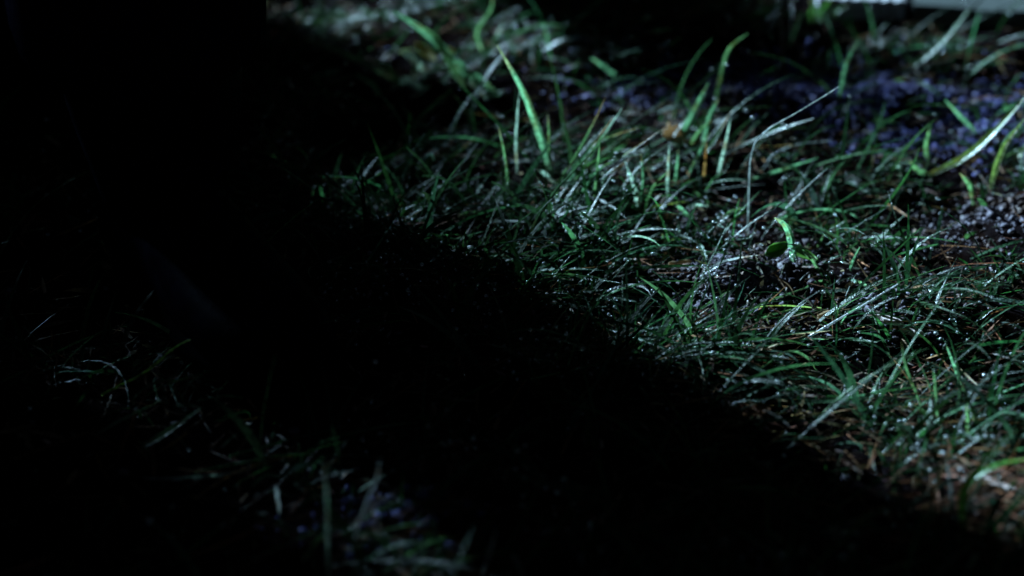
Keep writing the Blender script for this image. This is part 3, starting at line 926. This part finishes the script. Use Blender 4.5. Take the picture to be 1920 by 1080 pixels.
def make_boot(side):
    """Local frame: +x toe, z up, origin under the ankle. Shaft, foot, welted sole with heel block, eyelets and laces."""
    bm = bmesh.new()
    K = 18
    rings = []
    foot = [(-.075, .018, .050, .012), (-.072, .034, .070, .012), (-.050, .040, .100, .012), (-.010, .040, .112, .012), (.035, .041, .100, .012),
            (.075, .045, .082, .012), (.115, .048, .068, .012), (.150, .046, .060, .012), (.178, .037, .052, .012), (.194, .020, .036, .014)]
    for x, hw, top, bot in foot:
        r_ = []
        for j in range(K):
            a = 2 * math.pi * j / K
            c, s = math.cos(a), math.sin(a)
            yy = hw * math.copysign(abs(c) ** .75, c)
            mid = (top + bot) / 2; hh = (top - bot) / 2
            zz = mid + hh * math.copysign(abs(s) ** (.8 if s > 0 else .45), s)
            wob = .0015 * math.sin(5 * a + 60 * x)
            r_.append((x, yy + side * .008 * math.sin(max(0, x) * 12), zz + wob))
        rings.append(r_)
    loft(bm, rings)
    rings = []
    for z, cx, rx, ry in [(.05, -.028, .046, .038), (.085, -.020, .056, .046), (.115, -.014, .060, .056), (.150, -.012, .064, .064), (.190, -.014, .068, .068),
                          (.230, -.017, .070, .070), (.262, -.018, .072, .071), (.266, -.018, .070, .069), (.25, -.018, .066, .065)]:
        r_ = []
        for j in range(K):
            a = 2 * math.pi * j / K
            fold = .0022 * math.sin(z * 160 + 2 * math.sin(a + 1)) * (1 if z < .17 else .3)
            r_.append((cx + (rx + fold) * math.cos(a), (ry + fold) * math.sin(a), z))
        rings.append(r_)
    loft(bm, rings)
    boot = finish(bm, 'boot', M_LEATHER, person, 2)
    # sole
    bm = bmesh.new()
    outl = []
    N_ = 40
    for i in range(N_):
        a = 2 * math.pi * i / N_
        x = .060 + .142 * math.cos(a)
        hw = .049 if x > .06 else .042
        waist = 1 - .16 * math.exp(-((x - .03) / .035) ** 2)
        outl.append((x, hw * waist * math.copysign(abs(math.sin(a)) ** .7, math.sin(a)) + side * .006 * math.sin(max(0, x) * 12)))
    loft(bm, [[(x, y, .004) for x, y in outl], [(x * 1.0, y * 1.03, .008) for x, y in outl], [(x, y * 1.04, .016) for x, y in outl], [(x, y, .020) for x, y in outl]])
    hb = [(x, y) for x, y in outl if x < -.005]
    loft(bm, [[(min(x, -.004), y * .96, -.010) for x, y in hb], [(min(x, -.004), y * 1.0, .0035) for x, y in hb]])
    sole = finish(bm, 'sole', M_RUBBER, boot, 0)
    # laces and facing
    for k in range(6):
        s = k / 5
        px = .070 - .052 * s - .01 * s * s; pz = .086 + .075 * s + .006
        hw = .020
        for sg in (-1, 1):
            bm = bmesh.new()
            A = np.array([px, -hw * sg, pz - .003]); B = np.array([px - .012, hw * sg, pz + .012])
            pts = [A * (1 - q) + B * q + np.array([.006, 0, .004]) * math.sin(math.pi * q) for q in np.linspace(0, 1, 7)]
            rr = []
            for p in pts:
                rr.append([(p[0] + .0018 * math.cos(b_), p[1], p[2] + .0018 * math.sin(b_)) for b_ in np.linspace(0, 2 * math.pi, 7)[:-1]])
            loft(bm, rr)
            finish(bm, 'boot_lace', M_CLOTH, boot, 0)
    return boot

for pos, side, yaw in ((FOOT_A, -1, FACE), (FOOT_B, 1, FACE + .35)):
    bo = make_boot(side)
    bo.location = (pos[0] - PB[0], pos[1] - PB[1], float(terrain(pos[0], pos[1], False)) + .008 - PB[2])
    bo.rotation_euler = (0, 0, yaw)

# body: one continuous skinned figure, trousers tucked over the boot tops
def wpt(p, z): return (p[0] - PB[0], p[1] - PB[1], z)
fd = np.array([math.cos(FACE), math.sin(FACE)]); lf = np.array([-fd[1], fd[0]])
C0 = (FOOT_A + FOOT_B) / 2
def off(f, l, z): q = C0 + fd * f + lf * l; return wpt(q, z)
verts, rad, edges = [], [], []
def jv(p, r_, parent=None):
    verts.append(p); rad.append(r_)
    if parent is not None: edges.append((parent, len(verts) - 1))
    return len(verts) - 1
pel = jv(off(0, 0, .93), (.17, .13))
for pos, ls in ((FOOT_A, -1), (FOOT_B, 1)):
    hip = jv(off(0, ls * .095, .86), (.105, .10), pel)
    ank = pos - fd * .016
    hip_xy = C0 + lf * ls * .095
    kn_xy = hip_xy * .42 + ank * .58 + fd * .05
    th = jv(wpt(hip_xy * .6 + kn_xy * .4, .68), (.092, .092), hip)
    kn = jv(wpt(kn_xy, .49), (.085, .085), th)
    cf = jv(wpt(kn_xy * .25 + ank * .75, .36), (.098, .096), kn)
    jv(wpt(ank, .16), (.100, .10), cf)
sp = jv(off(.01, 0, 1.08), (.16, .12), pel)
ch = jv(off(.01, 0, 1.28), (.185, .13), sp)
nb = jv(off(.01, 0, 1.45), (.075, .07), ch)
nk = jv(off(.02, 0, 1.52), (.055, .055), nb)
hd = jv(off(.035, 0, 1.62), (.075, .092), nk)
jv(off(.03, 0, 1.72), (.062, .075), hd)
for ls in (-1, 1):
    sh = jv(off(0, ls * .19, 1.39), (.065, .065), ch)
    el = jv(off(-.02, ls * .25, 1.12), (.048, .048), sh)
    wr = jv(off(.06, ls * .25, .89), (.034, .034), el)
    jv(off(.09, ls * .25, .80), (.040, .022), wr)
me = bpy.data.meshes.new('body')
me.from_pydata(verts, edges, [])
body = bpy.data.objects.new('body', me); COL.objects.link(body); body.parent = person
md = body.modifiers.new('skin', 'SKIN'); md.use_smooth_shade = True
for i, sv in enumerate(me.skin_vertices[0].data):
    sv.radius = rad[i]; sv.use_root = (i == 0)
md = body.modifiers.new('sub', 'SUBSURF'); md.levels = 2; md.render_levels = 2
dg = bpy.context.evaluated_depsgraph_get()
me2 = bpy.data.meshes.new_from_object(body.evaluated_get(dg))
body.modifiers.clear(); body.data = me2; me2.name = 'body'
me2.materials.clear(); me2.materials.append(M_CLOTH); me2.materials.append(M_SKIN)
for p_ in me2.polygons:
    z = p_.center[2]
    hand = z < .87 and abs(np.dot(np.array([p_.center[0], p_.center[1]]) + PB[:2] - C0, lf)) > .2 and z > .7
    p_.material_index = 1 if (z > 1.50 or hand) else 0
    p_.use_smooth = True
bm = bmesh.new(); bmesh.ops.create_uvsphere(bm, u_segments=20, v_segments=12, radius=1)
for v in bm.verts:
    v.co = Vector((v.co.x * .098, v.co.y * .082, v.co.z * .10 + (.012 if v.co.x < 0 else .03)))
    if v.co.z < -.02 and v.co.x > -.02: v.co.x *= .3
hair = finish(bm, 'hair', M_HAIR, body, 0)
hair.location = off(.012, 0, 1.70); hair.rotation_euler = (0, 0, FACE)

# ------------------------------------------------------------------ tall weeds outside the frame, added only to throw shade across the grass
def weed(x, y, hgt, rad, n, label):  # unseen clump, placed to block the low light
    z = float(terrain(x, y, False))
    e = empty('shade_weed_clump', (x, y, z), label, 'added weed clump', 'unseen weeds added to shade the lit patch')
    a = RNG.uniform(0, 6.28, n); r_ = rad * np.sqrt(RNG.random(n))
    p = np.stack([x + r_ * np.cos(a), y + r_ * np.sin(a)], -1)
    V, F, C = blades(p, RNG.uniform(.55, 1.15, n) * hgt, RNG.uniform(.004, .011, n), a + RNG.normal(0, .5, n), RNG.uniform(.0, .25, n),
                     RNG.uniform(.05, .45, n) if hgt > .55 else RNG.uniform(.1, .8, n), tint(n, (.03, .075, .026)), 8)
    mesh_np('shade_foliage', V - np.array([x, y, z]), F, M_GRASS, e, C)
    return e
for k, (x, y, hgt, rad, n, lab) in enumerate([
        (-.50, 1.98, .14, .04, 260, 'low dense weed clump added for shade between the bank and the rear boot'),
        (-.905, 1.425, .85, .07, 480, 'tall dense weed clump added for shade outside the left edge, level with the front boot'),
        (-1.0, 1.28, .80, .08, 420, 'tall weed clump added for shade outside the left edge, nearest the viewer'),
        (-.56, 1.90, .36, .05, 220, 'knee high weed clump added for shade behind the rear boot'),
        (-.57, 1.915, .32, .04, 300, 'shin high weed clump added for shade between the bank and the rear boot'),
        (-.85, 1.51, .88, .045, 150, 'thin tall weed clump added for shade outside the left edge, level with the rear boot'),
        (-.61, 1.855, .62, .035, 26, 'sparse tall weed clump added for shade close behind the rear boot'),
        (-.80, 1.68, .52, .06, 240, 'knee high weed clump added for shade level with the gap between the boots'),
        (-.72, 1.86, .42, .05, 120, 'knee high weed clump added for shade straight behind the rear boot heel'),
        (-.80, 1.80, .50, .06, 170, 'knee high weed clump added for shade outside the left edge, farthest back'),
        (-.17, 2.01, .30, .045, 420, 'low weed clump added for shade on the bank behind the pale tuft'),
        (-.12, 2.00, .26, .05, 420, 'low weed clump added for shade in the middle of the bank'),
        (-.03, 2.01, .16, .05, 300, 'low weed clump added for shade on the bank behind the pale board')]):
    weed(x, y, hgt, rad, n, lab)

for o in scene.objects:
    if o.type == 'MESH' and 'base' in o: del o['base']
